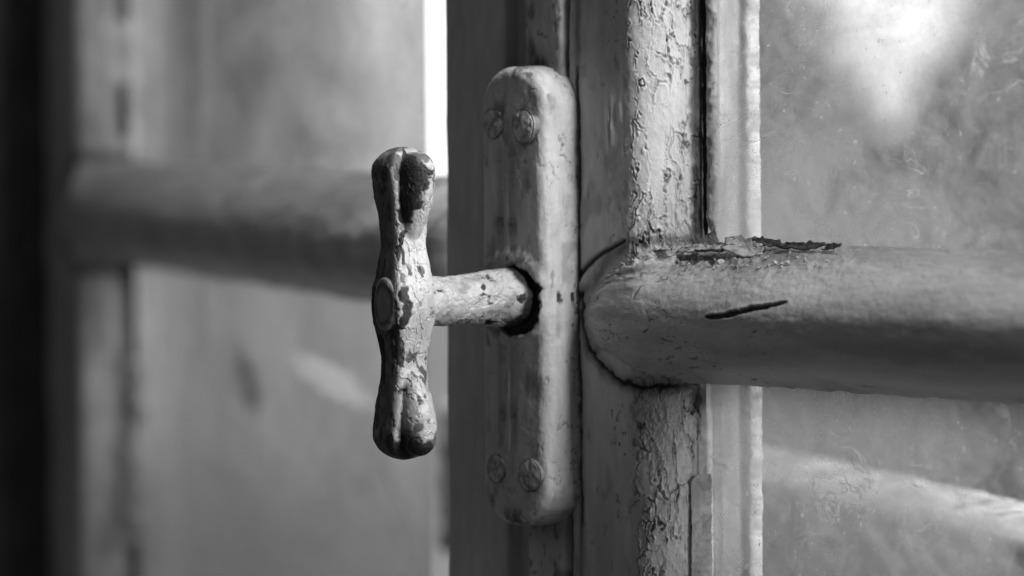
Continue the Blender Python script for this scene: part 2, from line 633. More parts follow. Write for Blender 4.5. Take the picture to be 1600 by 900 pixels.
specks = sstep(0.72, 0.8, fbm(S / 1.1, Z / 1.6, seed=29, octv=2)) * sstep(0.0, 0.5, fbm(S / 12, Z / 20, seed=30))
gr = np.maximum(gr, 0.6 * specks * (1 - 0.6 * cham) * vis)
P = P3(U, W, Z)
P = displaced(P, d, closed_a=True, sign=1.0)
# keep the profile's outside outwards: test with the flat face
nrm = grid_normals(P3(U, W, Z), True, False)
k = np.argmin(np.abs(pr[:, 0] - 22) + np.abs(pr[:, 1] - 0.9))
if nrm[k, len(zz) // 2, 1] > 0:
    P = displaced(P3(U, W, Z), d, closed_a=True, sign=-1.0)
    FL = True
else:
    FL = False
grid_mesh("stile", P, M_WOOD, sash, closed_a=True, attrs=dict(wear=wear, chip=chip, grime_shade=gr), flip=FL)

# ---- bolt cover strip under the plate ---------------------------------
pr2 = resample([(-7.8, -6.8), (-7.8, 1.8), (-7.2, 2.7), (-6.2, 3.0), (6.8, 3.0), (7.7, 2.7), (8.1, 1.9), (8.1, -6.8)],
               lambda p: 0.5)
zz2 = np.arange(-150, 150, 0.9)
U, Z = np.meshgrid(pr2[:, 0], zz2, indexing='ij')
W = np.meshgrid(pr2[:, 1], zz2, indexing='ij')[0]
d = 0.22 * fbm(U / 9, Z / 20, seed=40) + 0.07 * fbm(U / 2, Z / 3, seed=41)
d += 0.25 * sstep(4, 8, U) * fbm(U / 2.5, Z / 4, seed=44)
gr = 0.6 * sstep(0.1, 0.8, fbm(U / 6, Z / 12, seed=42)) + 0.5 * gauss(np.abs(Z) - 72, 6)
nrm = grid_normals(P3(U, W, Z), False, False)
sg = -1.0 if nrm[len(pr2) // 2, 50, 1] > 0 else 1.0
grid_mesh("cover_strip", displaced(P3(U, W, Z), d, sign=sg), M_WOOD, sash,
          attrs=dict(wear=0.6 * sstep(0.55, 0.7, fbm(U / 2.2, Z / 3, seed=43)), chip=0 * d, grime_shade=np.clip(gr, 0, 1)), flip=sg < 0)


# ---- glazing bar ---------------------------------------------------
def stile_w(u):
    u = np.asarray(u, float)
    t = np.arcsin(np.clip(((np.clip(u, 34, 44.5) - 34) / 10.5), 0, 1) ** (1 / 0.9))
    return 0.9 - 19.4 * (1 - np.cos(t)) ** 0.92


us = np.concatenate([16.6 + 0.25 * np.arange(0, 30) ** 1.12, np.arange(28.0, 118, 0.36), np.arange(118, 330, 1.6), np.arange(330, 721, 6.0)])
us = np.unique(np.round(us, 3))
zt = np.concatenate([np.linspace(-1, -0.82, 26), np.linspace(-0.82, 0.7, 118)[1:], np.linspace(0.7, 1, 50)[1:]])
Uq, T = np.meshgrid(us, zt, indexing='ij')
kk = np.sqrt(np.clip(1 - ((46.0 - np.minimum(Uq, 46)) / 29.8) ** 2.0, 0.0004, 1))
kk = kk ** 0.85
endm = sstep(46, 30, Uq)
kk = kk * (1 + endm * (0.05 * fbm(Uq / 6, T * 4, seed=48) - 0.10 * sstep(-0.2, -1, T) ))
H = 21.8 * kk
wf = 0.6 + 5.4 * kk ** 1.2
ug = np.linspace(0, 80, 801)
wg = np.where(ug < 46, stile_w(ug) - 3.0, -21.7)
kg = np.hanning(101)
wg = np.convolve(np.pad(wg, 50, mode='edge'), kg / kg.sum(), 'valid')
we = np.interp(Uq, ug, wg)
pw = np.where(T > 0, 2.15, 3.0)
Wq = wf - (wf - we) * np.where(T > 0, 0.75 * np.abs(T) ** 2.3 + 0.25 * np.abs(T) ** 1.6, np.abs(T) ** pw)
Zq = BAR_Z + H * T * (1 + 0.0 * Uq)
S1 = T * 30.0
near = sstep(130, 40, Uq)
topm = sstep(0.30, 0.75, T + 0.12 * fbm(Uq / 14, S1 / 6, seed=50))
d = (0.2 + 0.25 * sstep(120, 70, Uq)) * fbm(Uq / 26, S1 / 14, seed=51) + 0.10 * fbm(Uq / 6, S1 / 4, seed=52) + 0.035 * fbm(Uq / 1.4, S1 / 1.2, seed=53)
# crusted, layered paint on the top near the joint
lay = fbm(Uq / 9 + 0.4 * fbm(Uq / 3, S1 / 3, seed=54), S1 / 3.0, seed=55, octv=5)
lev = np.floor(lay * 4.0) / 4.0
crm = topm * (0.3 + 0.7 * near)
d += (0.75 * (lev - 0.0) + 0.5 * fbm(Uq / 2.0, S1 / 1.4, seed=56, octv=4)) * crm * 0.8
d += 0.9 * fbm(Uq / 2.6, S1 / 1.8, seed=49, octv=5) * sstep(0.55, 0.8, T) * sstep(82, 60, Uq)
ed = gauss((lay * 4.0 - np.floor(lay * 4.0 + 0.5)), 0.10) * crm
# fine short cracks in the body of the bar
f1, f2, cid = voronoi(Uq / 8.0 + 0.6 * fbm(Uq / 5, S1 / 5, seed=57), S1 / 2.6 + 0.5 * fbm(Uq / 5, S1 / 5, seed=58), 59)
ec = f2 - f1
cm = 0.8 * sstep(0.45, 0.72, fbm(Uq / 10, S1 / 7, seed=60)) * sstep(95, 55, Uq)
cr = gauss(ec, 0.05) * cm
f1, f2, cid2 = voronoi(Uq / 3.2 + 0.5 * fbm(Uq / 4, S1 / 4, seed=61), S1 / 1.7 + 0.5 * fbm(Uq / 4, S1 / 4, seed=62), 63)
ea = f2 - f1
am = 0.8 * sstep(0.25, 0.65, fbm(Uq / 9, S1 / 8, seed=64)) * sstep(75, 35, Uq) * sstep(-0.1, 0.4, T)
al = gauss(ea, 0.07) * am
d += -0.30 * cr - 0.22 * al + 0.12 * (cid2 - 0.5) * am
# the gouge and small nicks
Zs = Zq
gd, gt = seg_dist(Uq, Zs + 0.15 * fbm(Uq / 3, Zs, seed=65), [(70.5, -4.2), (76, -3.9), (82, -2.7), (88, -1.4), (94, -0.5), (101, 1.2)])
gw = 0.85 * np.sin(np.clip(gt * 0.94 + 0.05, 0, 1) * math.pi) ** 0.6 * (1 + 0.3 * fbm(Uq / 2, Zs / 2, seed=66)) + 0.12
gouge = 1 - sstep(gw * 0.75, gw * 1.15, gd)
lipg = gauss(gd - gw * 1.4, 0.5) * (Zs > -4.4 + (Uq - 70.5) * 0.18)
d += -0.9 * gouge + 0.25 * lipg
nick = np.zeros_like(d)
for (nu, nz, ln, an) in ((50.5, -17.8, 2.6, 0.25), (55.5, -21.2, 2.4, 0.1), (57, -14.5, 1.6, 0.1), (53, -12, 1.8, -0.2),
                         (46, -9.5, 1.4, 0.6), (60.5, -17.6, 2.0, 0.15), (41, 2, 2.2, 1.2), (66, -19.6, 1.2, 0.1),
                         (118, -23.5, 3.5, -0.05), (74, -24, 1.5, 0.1), (90, -8, 0.8, 0.3)):
    a = (Uq - nu) * math.cos(an) + (Zs - nz) * math.sin(an)
    b = -(Uq - nu) * math.sin(an) + (Zs - nz) * math.cos(an) + 0.3 * fbm(Uq / 1.5, Zs / 1.5, seed=67)
    nick = np.maximum(nick, np.exp(-(a / ln) ** 4) * gauss(b, 0.22))
d -= 0.4 * nick
# underside: drips
d += 0.35 * fbm(Uq / 5, S1 / 5, seed=68) * sstep(-0.75, -1.0, T)
wear = np.clip(1.15 * gouge + 0.95 * nick + 0.9 * cr + 0.5 * al, 0, 1)
blackc = sstep(0.5, 0.62, fbm(Uq / 4.0, S1 / 1.6, seed=69, octv=4)) * crm * near
wear = np.maximum(wear, 0.55 * blackc)
d -= 0.3 * blackc
chip = np.clip(0.8 * ed + 0.6 * sstep(0.35, 0.5, fbm(Uq / 5, S1 / 2.5, seed=70)) * crm, 0, 1)
gr = 0.35 * sstep(0.3, 0.85, fbm(Uq / 13, S1 / 6, seed=71)) * crm
gr = np.maximum(gr, 0.2 * sstep(0.2, 0.9, fbm(Uq / 25, S1 / 9, seed=72)))
gr = np.maximum(gr, 0.6 * sstep(0.68, 0.8, fbm(Uq / 1.4, S1 / 1.0, seed=73, octv=2)) * near * sstep(0.0, 0.5, fbm(Uq / 15, S1 / 9, seed=76)))
gr = np.maximum(gr, 0.55 * sstep(24, 17.5, Uq + 1.5 * fbm(Zq / 4, Uq / 4, seed=74)))
P = P3(Uq, Wq, Zq)
nrm = grid_normals(P, False, False)
sg = -1.0 if nrm[len(us) // 3, len(zt) // 2, 1] > 0 else 1.0
bar = grid_mesh("glazing_bar", displaced(P, d, sign=sg), M_BAR, sash,
                attrs=dict(wear=wear, chip=chip, grime_shade=np.clip(gr, 0, 1)), flip=sg < 0)
# outer half of the bar, behind the glass
box_obj("outer_bar", (48, 24.6, BAR_Z - 20), (720, 44, BAR_Z + 18), M_WOOD, sash, bevel=4)

# ---- panes, dark gap, putty -------------------------------------------------
box_obj("glass_pane", (45.4, 22.0, BAR_Z + 19.5), (720, 23.8, 175), M_GLASS, sash)
box_obj("glass_pane", (45.4, 22.0, -190), (720, 23.8, BAR_Z - 19.5), M_GLASS, sash)


def ragged_strip(name, u0, u1, w0, w1, z0, z1, mat, parent, seed, amp=0.5, step=0.45, bump=0.35, endr=3.0, wedge=False, **at):
    """a hand-run bead: rounded section, ragged edges"""
    z = np.arange(z0, z1 + step, step)
    t = np.linspace(0, 1, 17)
    T, Zz = np.meshgrid(t, z, indexing='ij')
    e0 = u0 + amp * fbm(Zz / 6, Zz * 0 + seed, seed=seed) + 0.4 * amp * fbm(Zz / 1.5, Zz * 0, seed=seed + 1)
    e1 = u1 + amp * fbm(Zz / 5, Zz * 0 + seed, seed=seed + 2) + 0.5 * amp * fbm(Zz / 1.2, Zz * 0, seed=seed + 3)
    end = np.sqrt(np.clip(np.minimum((Zz - z0), (z1 - Zz)) / endr, 0.02, 1))
    mid = (e0 + e1) / 2
    uu = mid + (e1 - e0) / 2 * (2 * T - 1) * (0.4 + 0.6 * end)
    ww = w0 + (w1 - w0) * np.clip(np.sin(T * math.pi), 0, 1) ** 0.45 * end
    if wedge:
        ww = w0 + (w1 - w0) * (1 - T) ** 0.8 * (0.75 + 0.25 * end)
    dd = bump * fbm(T * 2.2, Zz / 2.5, seed=seed + 4)
    ww = ww + dd * np.clip(np.sin(T * math.pi), 0, 1)
    PP = P3(uu, ww, Zz)
    nn = grid_normals(PP, False, False)
    fl = nn[8, len(z) // 2, 1] * (1 if w1 > w0 else -1) > 0
    cr_ = 0.8 * gauss(fbm(T * 1.5, Zz / 4, seed=seed + 5), 0.05)
    return grid_mesh(name, PP, mat, parent, attrs=dict(wear=np.clip(cr_ * at.get('wear', 0.5), 0, 1), chip=0 * dd,
                     grime_shade=np.clip(0.5 * sstep(0.2, 0.8, fbm(T * 2, Zz / 6, seed=seed + 6)), 0, 1)), flip=fl)


ragged_strip("dark_gap", 45.2, 46.9, -21.9, -20.9, 18, 150, M_GAP, sash, 81, amp=0.12)  # black strip painted in for the dark gap beside the stile
ragged_strip("putty_bead", 46.9, 50.6, -21.95, -20.2, 20, 150, M_PUTTY, sash, 85, amp=0.35, bump=0.5)
ragged_strip("putty_bead", 45.25, 47.6, -21.95, -15.0, -150, -55, M_PUTTY, sash, 95, amp=0.35, bump=0.5, endr=1.5, wedge=True)
ragged_strip("outer_putty", 47.4, 51.5, -41.0, -36.5, 12, 150, M_PUTTY, sash, 105, amp=0.3, bump=0.35, wear=0.6)
ragged_strip("outer_putty", 47.4, 51.5, -41.0, -36.5, -150, -24, M_PUTTY, sash, 115, amp=0.3, bump=0.35, wear=0.6)

# ================================================================== HANDLE AND PLATE
handle = tag(empty("window_latch", NEAR),
             "chipped bone-shaped window handle standing out from its long rounded painted plate", "window handle")
# ---- plate: rings from the base over the rounded edge to the middle ------------
PUC, PA, PH, PT = -1.6, 14.3, 71.2, 15.4      # centre u, half width, half height, thickness
CR, FR = 12.6, 3.5                             # outline corner radius, edge fillet


def outline(ins, n=760):
    a, h, r = PA - ins, PH - ins, max(CR - ins, 0.02)
    a = max(a, 0.03)
    r = min(r, a)
    seg = [('l', (a, -(h - r)), (a, h - r)), ('a', (a - r, h - r), 0), ('l', (a - r, h), (-(a - r), h)), ('a', (-(a - r), h - r), 90),
           ('l', (-a, h - r), (-a, -(h - r))), ('a', (-(a - r), -(h - r)), 180), ('l', (-(a - r), -h), (a - r, -h)), ('a', (a - r, -(h - r)), 270)]
    # same share of points on every ring so that rows stay aligned
    share = [0.34, 0.07, 0.02, 0.07, 0.34, 0.07, 0.02, 0.07]
    pts = []
    for sgm, sh in zip(seg, share):
        m = int(round(n * sh))
        for q in range(m):
            t = q / m
            if sgm[0] == 'l':
                pts.append((sgm[1][0] + (sgm[2][0] - sgm[1][0]) * t, sgm[1][1] + (sgm[2][1] - sgm[1][1]) * t))
            else:
                an = math.radians(sgm[2] + 90 * t)
                pts.append((sgm[1][0] + r * math.cos(an), sgm[1][1] + r * math.sin(an)))
    return pts


rings = [(0.0, ww) for ww in np.linspace(-1.0, PT - FR, 26)]
rings = [(-0.35 * (1 - (ww + 1) / (PT - FR + 1)), ww) for _, ww in rings]
rings += [(FR * (1 - math.cos(t)), PT - FR + FR * math.sin(t)) for t in np.linspace(0.12, math.pi / 2, 16)]
rings += [(ins, PT + 0.25 * (ins - FR) / (PA - FR)) for ins in np.linspace(FR, PA - 0.03, 30)[1:]]
P = np.zeros((len(rings), len(outline(0.0)), 3))
for i, (ins, ww) in enumerate(rings):
    o2 = np.array(outline(ins))
    P[i] = P3(PUC + o2[:, 0], ww, o2[:, 1])
U, W, Z = P[..., 0], -P[..., 1], P[..., 2]
front = sstep(PT - 2.2, PT - 0.3, W)
side = 1 - sstep(PT - 3.5, PT - 0.8, W)
SP_U, SP_Z = -1.8, -0.2        # spindle axis on the plate
d = 0.26 * fbm(U / 16, Z / 22, W / 16, seed=120) + 0.12 * fbm(U / 4, Z / 5, W / 4, seed=121) + 0.035 * fbm(U / 1.2, Z / 1.4, W / 1.2, seed=122)
# fluting pressed into the face, above and below the spindle
for su in (-6.4, -0.9):
    for zc, hl in ((31, 16), (-31, 16)):
        q = sstep(1.8, 0.8, np.abs(U - (su + PUC + 1.6)) + 0.3 * fbm(U / 3, Z / 5, seed=140)) * sstep(hl + 3, hl - 2, np.abs(Z - zc))
        d -= 1.7 * q * front
# small drop between the screws
for zc in (50, -52):
    d -= 1.1 * gauss(U + 2.2, 1.2) * gauss(Z - zc, 4.5) * front
# boss round the hole, then the hole itself
rh = np.hypot(U - SP_U, (Z - SP_Z)) + 0.35 * fbm(U / 3, Z / 3, seed=123)
d += 0.9 * sstep(16.5, 13.2, rh) * front
holem = sstep(11.5, 9.7, np.hypot(U - SP_U - 1.7, Z - SP_Z + 1.3) + 0.9 * fbm(U / 2.6, Z / 2.6, seed=124)) * front
d -= 2.4 * holem
# rust pits, hairlines, chips
pit = sstep(0.46, 0.55, fbm(U / 2.6, Z / 4.5, W / 3.0, seed=125, octv=4))
pit *= sstep(-0.1, 0.5, fbm(U / 14, Z / 20, W / 12, seed=126)) * (0.45 + 0.55 * side)
d -= 0.16 * pit
hl = gauss(fbm(U / 9, Z / 9, W / 6, seed=127, octv=4), 0.03) * sstep(-0.1, 0.3, fbm(U / 14, Z / 14, W / 9, seed=128))
d -= 0.3 * hl
scr = gauss(fbm(U / 1.6, Z / 7, W / 1.6, seed=129, octv=2) - 0.45, 0.1) * side * sstep(0.0, 0.5, fbm(U / 12, Z / 16, W / 10, seed=130))
d -= 0.07 * scr
base_rim = sstep(2.6, 0.2, W)
wear = sstep(0.25, 0.75, holem)
wear = np.maximum(wear, 0.95 * pit * sstep(0.0, 0.35, fbm(U / 6, Z / 6, seed=131)) * side)
wear = np.maximum(wear, 0.65 * sstep(0.35, 0.6, fbm(U / 3, Z / 3, W / 3, seed=132)) * sstep(66.5, 68.5, np.abs(Z)))
wear = np.maximum(wear, 0.7 * sstep(0.2, 0.5, fbm(U / 4, Z / 4, seed=133)) * sstep(-63, -69, Z))
chip = np.clip(0.9 * pit + 0.7 * hl + 0.5 * scr, 0, 1)
wear = np.maximum(wear, 0.6 * hl * side)
gr = 0.55 * sstep(0.1, 0.8, fbm(U / 6, Z / 14, W / 6, seed=134)) * front
gr = np.maximum(gr, 0.7 * base_rim * sstep(-0.4, 0.4, fbm(U / 6, Z / 6, seed=135)))
gr = np.maximum(gr, 0.75 * sstep(17, 11, rh) * front * sstep(-0.3, 0.5, fbm(U / 4, Z / 4, seed=136)))
for zc, uc2 in ((23, -7.4), (22, -2), (-37, -6), (47.5, 5.5), (-35.5, -1)):
    gr = np.maximum(gr, 0.75 * np.exp(-((U - uc2) / 1.9) ** 2 - ((Z - zc) / 3.0) ** 2) * (0.7 + 0.6 * fbm(U / 1.5, Z / 1.5, seed=137)) * front)
gr = np.maximum(gr, 0.35 * side * sstep(0.3, 0.8, fbm(U / 8, Z / 10, W / 6, seed=138)))
nrm = grid_normals(P, False, True)
sg = -1.0 if nrm[-10, 100, 1] > 0 else 1.0
plate = grid_mesh("plate", displaced(P, d, closed_b=True, sign=sg), M_PLATE, handle, closed_b=True,
                  attrs=dict(wear=wear, chip=chip, grime_shade=np.clip(gr, 0, 1)), flip=sg < 0)


# ---- screws: painted-over domed heads --------------------------------
def screw(su, sz, sr, slot, seed, tilt=0.0, hgt=2.2, clear=0.25):
    rr = np.concatenate([np.linspace(0.001, sr * 0.93, 22), sr * (0.93 + 0.07 * np.sin(np.linspace(0.2, math.pi / 2, 6)))])
    ww = np.where(rr < sr * 0.93, hgt * (1 - 0.35 * (rr / sr) ** 2), 0)
    tail = np.linspace(0, math.pi / 2, 6)
    ww[-6:] = hgt * (1 - 0.35 * 0.93 ** 2) * np.cos(tail) - 0.6 * np.sin(tail)
    ph = np.linspace(0, 2 * math.pi, 72, endpoint=False)
    R, PHI = np.meshgrid(rr, ph, indexing='ij')
    Ws = np.meshgrid(ww, ph, indexing='ij')[0]
    a, b = R * np.cos(PHI), R * np.sin(PHI)
    wob = 1 + 0.06 * fbm(np.cos(PHI) * 1.5, np.sin(PHI) * 1.5, seed=seed)
    a, b = a * wob, b * wob * 1.05
    sl = gauss(-a * math.sin(slot) + b * math.cos(slot), 0.7) * sstep(sr, sr * 0.8, R) * clear
    dd = -0.4 * sl + 0.15 * fbm(a / 1.5, b / 1.5, seed=seed + 1)
    PP = P3(su + a, PT - 0.2 + Ws + tilt * a + dd, sz + b)
    nn = grid_normals(PP, False, True)
    fl = nn[12, 10, 1] > 0
    gri = np.clip(0.6 * sl + 0.8 * sstep(sr * 0.86, sr * 1.02, R) + 0.45 * sstep(0, 0.6, fbm(a / 2, b / 2, seed=seed + 2)), 0, 1)
    return grid_mesh("screw", PP, M_PLATE, plate, closed_b=True,
                     attrs=dict(wear=0.6 * sstep(sr * 0.92, sr * 1.0, R) * (b < -0.2 * sr), chip=0.5 * sl, grime_shade=gri), flip=fl)


screw(5.6, 52.8, 5.4, 1.9, 201, 0.05, 3.0)
screw(-9.3, 53.4, 4.6, 0.8, 205, 0.1, 1.0, 0.7)
screw(6.4, -55.0, 5.1, 1.5, 209, 0.0, 1.5)
screw(-8.9, -53.8, 4.5, 0.4, 213, 0.08, 0.8)

# ---- spindle -------------------------------------------------------------
GW = 61.5                                       # distance of the grip's axis from the sash face
wl = np.concatenate([np.linspace(13.0, 18.0, 14), np.linspace(18.0, GW - 5, 150)[1:]])
ph = np.linspace(0, 2 * math.pi, 200, endpoint=False)
Wl, PH2 = np.meshgrid(wl, ph, indexing='ij')
t = (Wl - 18) / (GW - 18)
rad = 9.4 - 1.9 * sstep(-0.1, 0.55, t) + 0.5 * sstep(0.7, 1.0, t) + 1.1 * sstep(0.82, 1.05, t)
ca, sa = np.cos(PH2), np.sin(PH2)
X1, Y1 = ca * 9, sa * 9
d = 0.30 * fbm(Wl / 9, X1 / 8, Y1 / 8, seed=220) + 0.09 * fbm(Wl / 2.2, X1 / 2.2, Y1 / 2.2, seed=221)
ch = sstep(0.30, 0.38, fbm(Wl / 5, X1 / 4.2, Y1 / 4.2, seed=222, octv=5) + 0.30 * sstep(-0.2, -0.9, sa) - 0.04)
ch2 = sstep(0.40, 0.46, fbm(Wl / 2.6, X1 / 2.4, Y1 / 2.4, seed=223, octv=4) + 0.12 * sstep(0.2, 0.9, sa))
d -= 0.30 * ch + 0.2 * ch2
f1, f2, cid = voronoi(Wl / 5.5 + 0.5 * fbm(Wl / 4, X1 / 4, Y1 / 4, seed=224), PH2 / (2 * math.pi) * 12 + 0.4 * fbm(Wl / 4, X1 / 4, Y1 / 4, seed=225), 226)
ck = gauss(f2 - f1, 0.05)
d += -0.16 * ck + 0.14 * (cid - 0.5)
wear = np.clip(ch * sstep(0.2, 0.5, fbm(Wl / 4, X1 / 4, Y1 / 4, seed=227) + 0.75 * sstep(0.0, -0.8, sa)), 0, 1)
wear = np.maximum(wear, sstep(22.8, 20.2, Wl + 2.4 * fbm(X1 / 6, Y1 / 6, seed=228) + 2.5 * ca + 3.0 * np.clip(sa, -1, 0.6)))
chip = np.clip(ch * 0.8 + ch2 * 0.75 + 0.5 * ck, 0, 1)
gr = 0.45 * sstep(0.2, 0.8, fbm(Wl / 6, X1 / 5, Y1 / 5, seed=229))
P = P3(SP_U + (rad + d) * ca, Wl, SP_Z + (rad + d) * sa)
nrm = grid_normals(P, False, True)
mid = nrm[60, 0]
grid_mesh("spindle", P, M_GRIP, handle, closed_b=True, attrs=dict(wear=wear, chip=chip, grime_shade=gr), flip=mid[0] < 0)

# ---- grip: four-lobed bone shape ------------------------------------------
ZH = 47.2
zg = ZH * np.sin(np.linspace(-math.pi / 2, math.pi / 2, 460)) * 0.35 + ZH * np.linspace(-1, 1, 460) * 0.65
ph = np.linspace(0, 2 * math.pi, 330, endpoint=False)
Zg, PHg = np.meshgrid(zg, ph, indexing='ij')
az = np.abs(Zg)
zk = [0, 5, 10, 17, 25, 32, 40, 47.2]
ha = np.interp(az, zk, [8.0, 7.6, 6.4, 5.2, 5.5, 5.9, 5.9, 5.4])      # half width across
hb = np.interp(az, zk, [7.6, 7.4, 6.6, 5.6, 6.0, 7.0, 8.3, 8.2])      # half depth towards the room
ker = np.hanning(31)
ker /= ker.sum()
sm = lambda q: np.apply_along_axis(lambda c: np.convolve(np.pad(c, 15, mode='edge'), ker, 'valid'), 0, q)
ha, hb = sm(ha), sm(hb)
body = ((np.abs(np.cos(PHg)) / ha) ** 6.5 + (np.abs(np.sin(PHg)) / hb) ** 6.5) ** (-1 / 6.5)
body = body * np.clip(1 - np.clip((az - 39.0) / (ZH - 39.0), 0, 1) ** 2.2, 0.0002, 1) ** 0.5
terms = body ** 14
for pk, cc_, rho, top in ((0.0, 7.7, 5.2, 45.6), (180, 7.5, 5.0, 45.0)):
    dl = PHg - math.radians(pk)
    zl = 40.5
    q = np.where(az > zl, (az - zl) / (top - zl), (zl - az) / 23.0)
    rz = rho * np.sqrt(np.clip(1 - q ** 2, 0, 1))
    cz = cc_ * np.where(az > zl, 1.0, np.sqrt(np.clip(1 - (q * 0.98) ** 2, 0, 1)) ** 1.1)
    disc = rz ** 2 - (cz * np.sin(dl)) ** 2
    ex = np.where((disc > 0) & (np.cos(dl) > 0), cz * np.cos(dl) + np.sqrt(np.maximum(disc, 0)), 0)
    terms = terms + ex ** 14
rg = terms ** (1 / 14)
rg = rg + 0.8 * gauss(Zg, 8.5) * np.clip(np.cos(2 * PHg), 0, 1)
ca, sa = np.cos(PHg), np.sin(PHg)
X1, Y1 = ca * rg, sa * rg
d = 0.32 * fbm(X1 / 9, Y1 / 9, Zg / 11, seed=240) + 0.10 * fbm(X1 / 2.5, Y1 / 2.5, Zg / 3, seed=241) + 0.04 * fbm(X1 / 0.9, Y1 / 0.9, Zg / 1.0, seed=242)
deg = np.degrees(PHg)
TURN = math.radians(7)
dg = (deg - 45 + 180) % 360 - 180            # angle from the groove that faces the room
lit = sstep(-14, 4, -dg + 6 * fbm(Zg / 6, X1 / 8, seed=243)) * sstep(-140, -110, dg)   # the face towards the glass
f1, f2, cid = voronoi(PHg * 9 / 4.6 + 0.5 * fbm(X1 / 4, Y1 / 4, Zg / 5, seed=244), Zg / 5.6 + 0.5 * fbm(X1 / 4, Y1 / 4, Zg / 5, seed=245), 246)
ck = gauss(f2 - f1, 0.055) * lit
d += -0.26 * ck + 0.22 * (cid - 0.5) * lit + 0.12 * gauss(f2 - f1 - 0.14, 0.08) * lit
# paint gone down to dark iron: along the groove and at the knobs
gline = -3 + 8 * fbm(Zg / 10, Zg * 0 + 3, seed=247) + 5 * fbm(Zg / 2.5, Zg * 0, seed=248)
gw_ = np.interp(Zg, [-47, -43, -38, -28, -20, -12, -5, 0, 5, 10, 14, 18, 24, 30, 38, 43, 47], [20, 22, 12, 10, 5, 4, 9, 10, 7, 5, 3, 4, 10, 17, 22, 14, 4])
gline = gline + np.interp(Zg, [-47, -35, -20, 0, 15, 25, 40, 47], [-12, -2, 2, -4, 2, -3, -14, -10])
groove = sstep(1.35, 0.95, np.abs(dg - gline + 3) / gw_ + 0.35 * fbm(X1 / 1.6, Y1 / 1.6, Zg / 2.2, seed=249))
groove = groove * np.clip(sstep(-0.25, 0.12, fbm(Zg / 5.5, Zg * 0 + 7, seed=262)) + sstep(20, 27, Zg) + sstep(-34, -40, Zg), 0, 1)
edge2 = sstep(0.15, 0.4, fbm(X1 / 2.5, Y1 / 2.5, Zg / 4, seed=263, octv=4) + 0.45 * gauss(dg - 8, 14) * gauss(np.abs(Zg) - 2, 13) - 0.2)
groove = np.maximum(groove, 0.9 * edge2 * sstep(-30, 0, dg) * sstep(40, 20, dg))
knob = sstep(-39.5, -42, Zg + 1.6 * fbm(X1 / 3, Y1 / 3, Zg / 3, seed=250)) * sstep(-95, -70, dg) * sstep(24, 8, dg)
knob2 = sstep(0.05, 0.35, fbm(X1 / 3.2, Y1 / 3.2, Zg / 4, seed=251, octv=4) + 0.55 * sstep(36, 45, az) - 0.30) * sstep(28, 38, az)
leftw = sstep(0.0, 0.3, fbm(X1 / 4, Y1 / 4, Zg / 7, seed=252) + 0.6 * gauss(dg - 95, 24) - 0.24) * (dg > 55)
spots = sstep(0.42, 0.5, 0.12 * sstep(0, -20, Zg) +  fbm(X1 / 2.2, Y1 / 2.2, Zg / 3.2, seed=253, octv=4)) * lit * sstep(0.0, 0.4, fbm(X1 / 8, Y1 / 8, Zg / 9, seed=254))
ckb = ck * sstep(-0.1, 0.4, fbm(X1 / 6, Y1 / 6, Zg / 8, seed=255))
wear = np.clip(np.maximum.reduce([groove, knob, 0.8 * knob2, 0.9 * leftw, 0.85 * spots, 0.8 * ckb]), 0, 1)
d -= 0.22 * np.clip(np.maximum.reduce([groove, knob, knob2, leftw, spots]), 0, 1)
chip = np.clip(0.65 * sstep(0.28, 0.36, fbm(X1 / 3, Y1 / 3, Zg / 4, seed=256, octv=5)) * lit + 0.6 * ck, 0, 1)
front_shade = sstep(5, 25, dg) * sstep(140, 110, dg)
gr = np.clip(0.8 * front_shade + 0.5 * sstep(0.1, 0.8, fbm(X1 / 5, Y1 / 5, Zg / 9, seed=257)) * (1 - 0.75 * lit), 0, 1)  # front face's shade put into its colour, plus random soil
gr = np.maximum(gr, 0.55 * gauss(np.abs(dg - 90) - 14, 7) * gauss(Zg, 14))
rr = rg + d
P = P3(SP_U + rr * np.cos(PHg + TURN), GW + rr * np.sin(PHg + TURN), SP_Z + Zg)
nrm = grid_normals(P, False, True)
grip = grid_mesh("grip", P, M_GRIP, handle, closed_b=True, attrs=dict(wear=wear, chip=chip, grime_shade=gr), flip=nrm[230, 0][0] < 0)
# oval boss on the front of the grip
r1 = np.linspace(0.001, 1, 40)
ph = np.linspace(0, 2 * math.pi, 110, endpoint=False)
R, PHI = np.meshgrid(r1, ph, indexing='ij')
a, b = 5.9 * R * np.cos(PHI), 8.4 * R * np.sin(PHI)
hh = 1.15 * np.sqrt(np.clip(1 - R ** 4, 0, 1)) - 0.45 * sstep(0.85, 0.45, R) - 1.3 * sstep(0.93, 1.0, R)
hh = hh + 0.22 * fbm(a / 3, b / 3, seed=260)
bh = 7.4 + hh - 0.03 * a * a
a = a + 0.6
P = P3(SP_U + a * math.cos(TURN) - bh * math.sin(TURN), GW + a * math.sin(TURN) + bh * math.cos(TURN), SP_Z + b)
nrm = grid_normals(P, False, True)
grid_mesh("boss", P, M_GRIP, grip, closed_b=True,
          attrs=dict(wear=0.8 * sstep(0.9, 1.0, R) * sstep(-0.2, 0.4, fbm(a / 3, b / 3, seed=261)), chip=0 * R,
                     grime_shade=np.clip(0.45 + 0.4 * gauss(R - 0.7, 0.12), 0, 1)), flip=nrm[20, 10, 1] > 0)


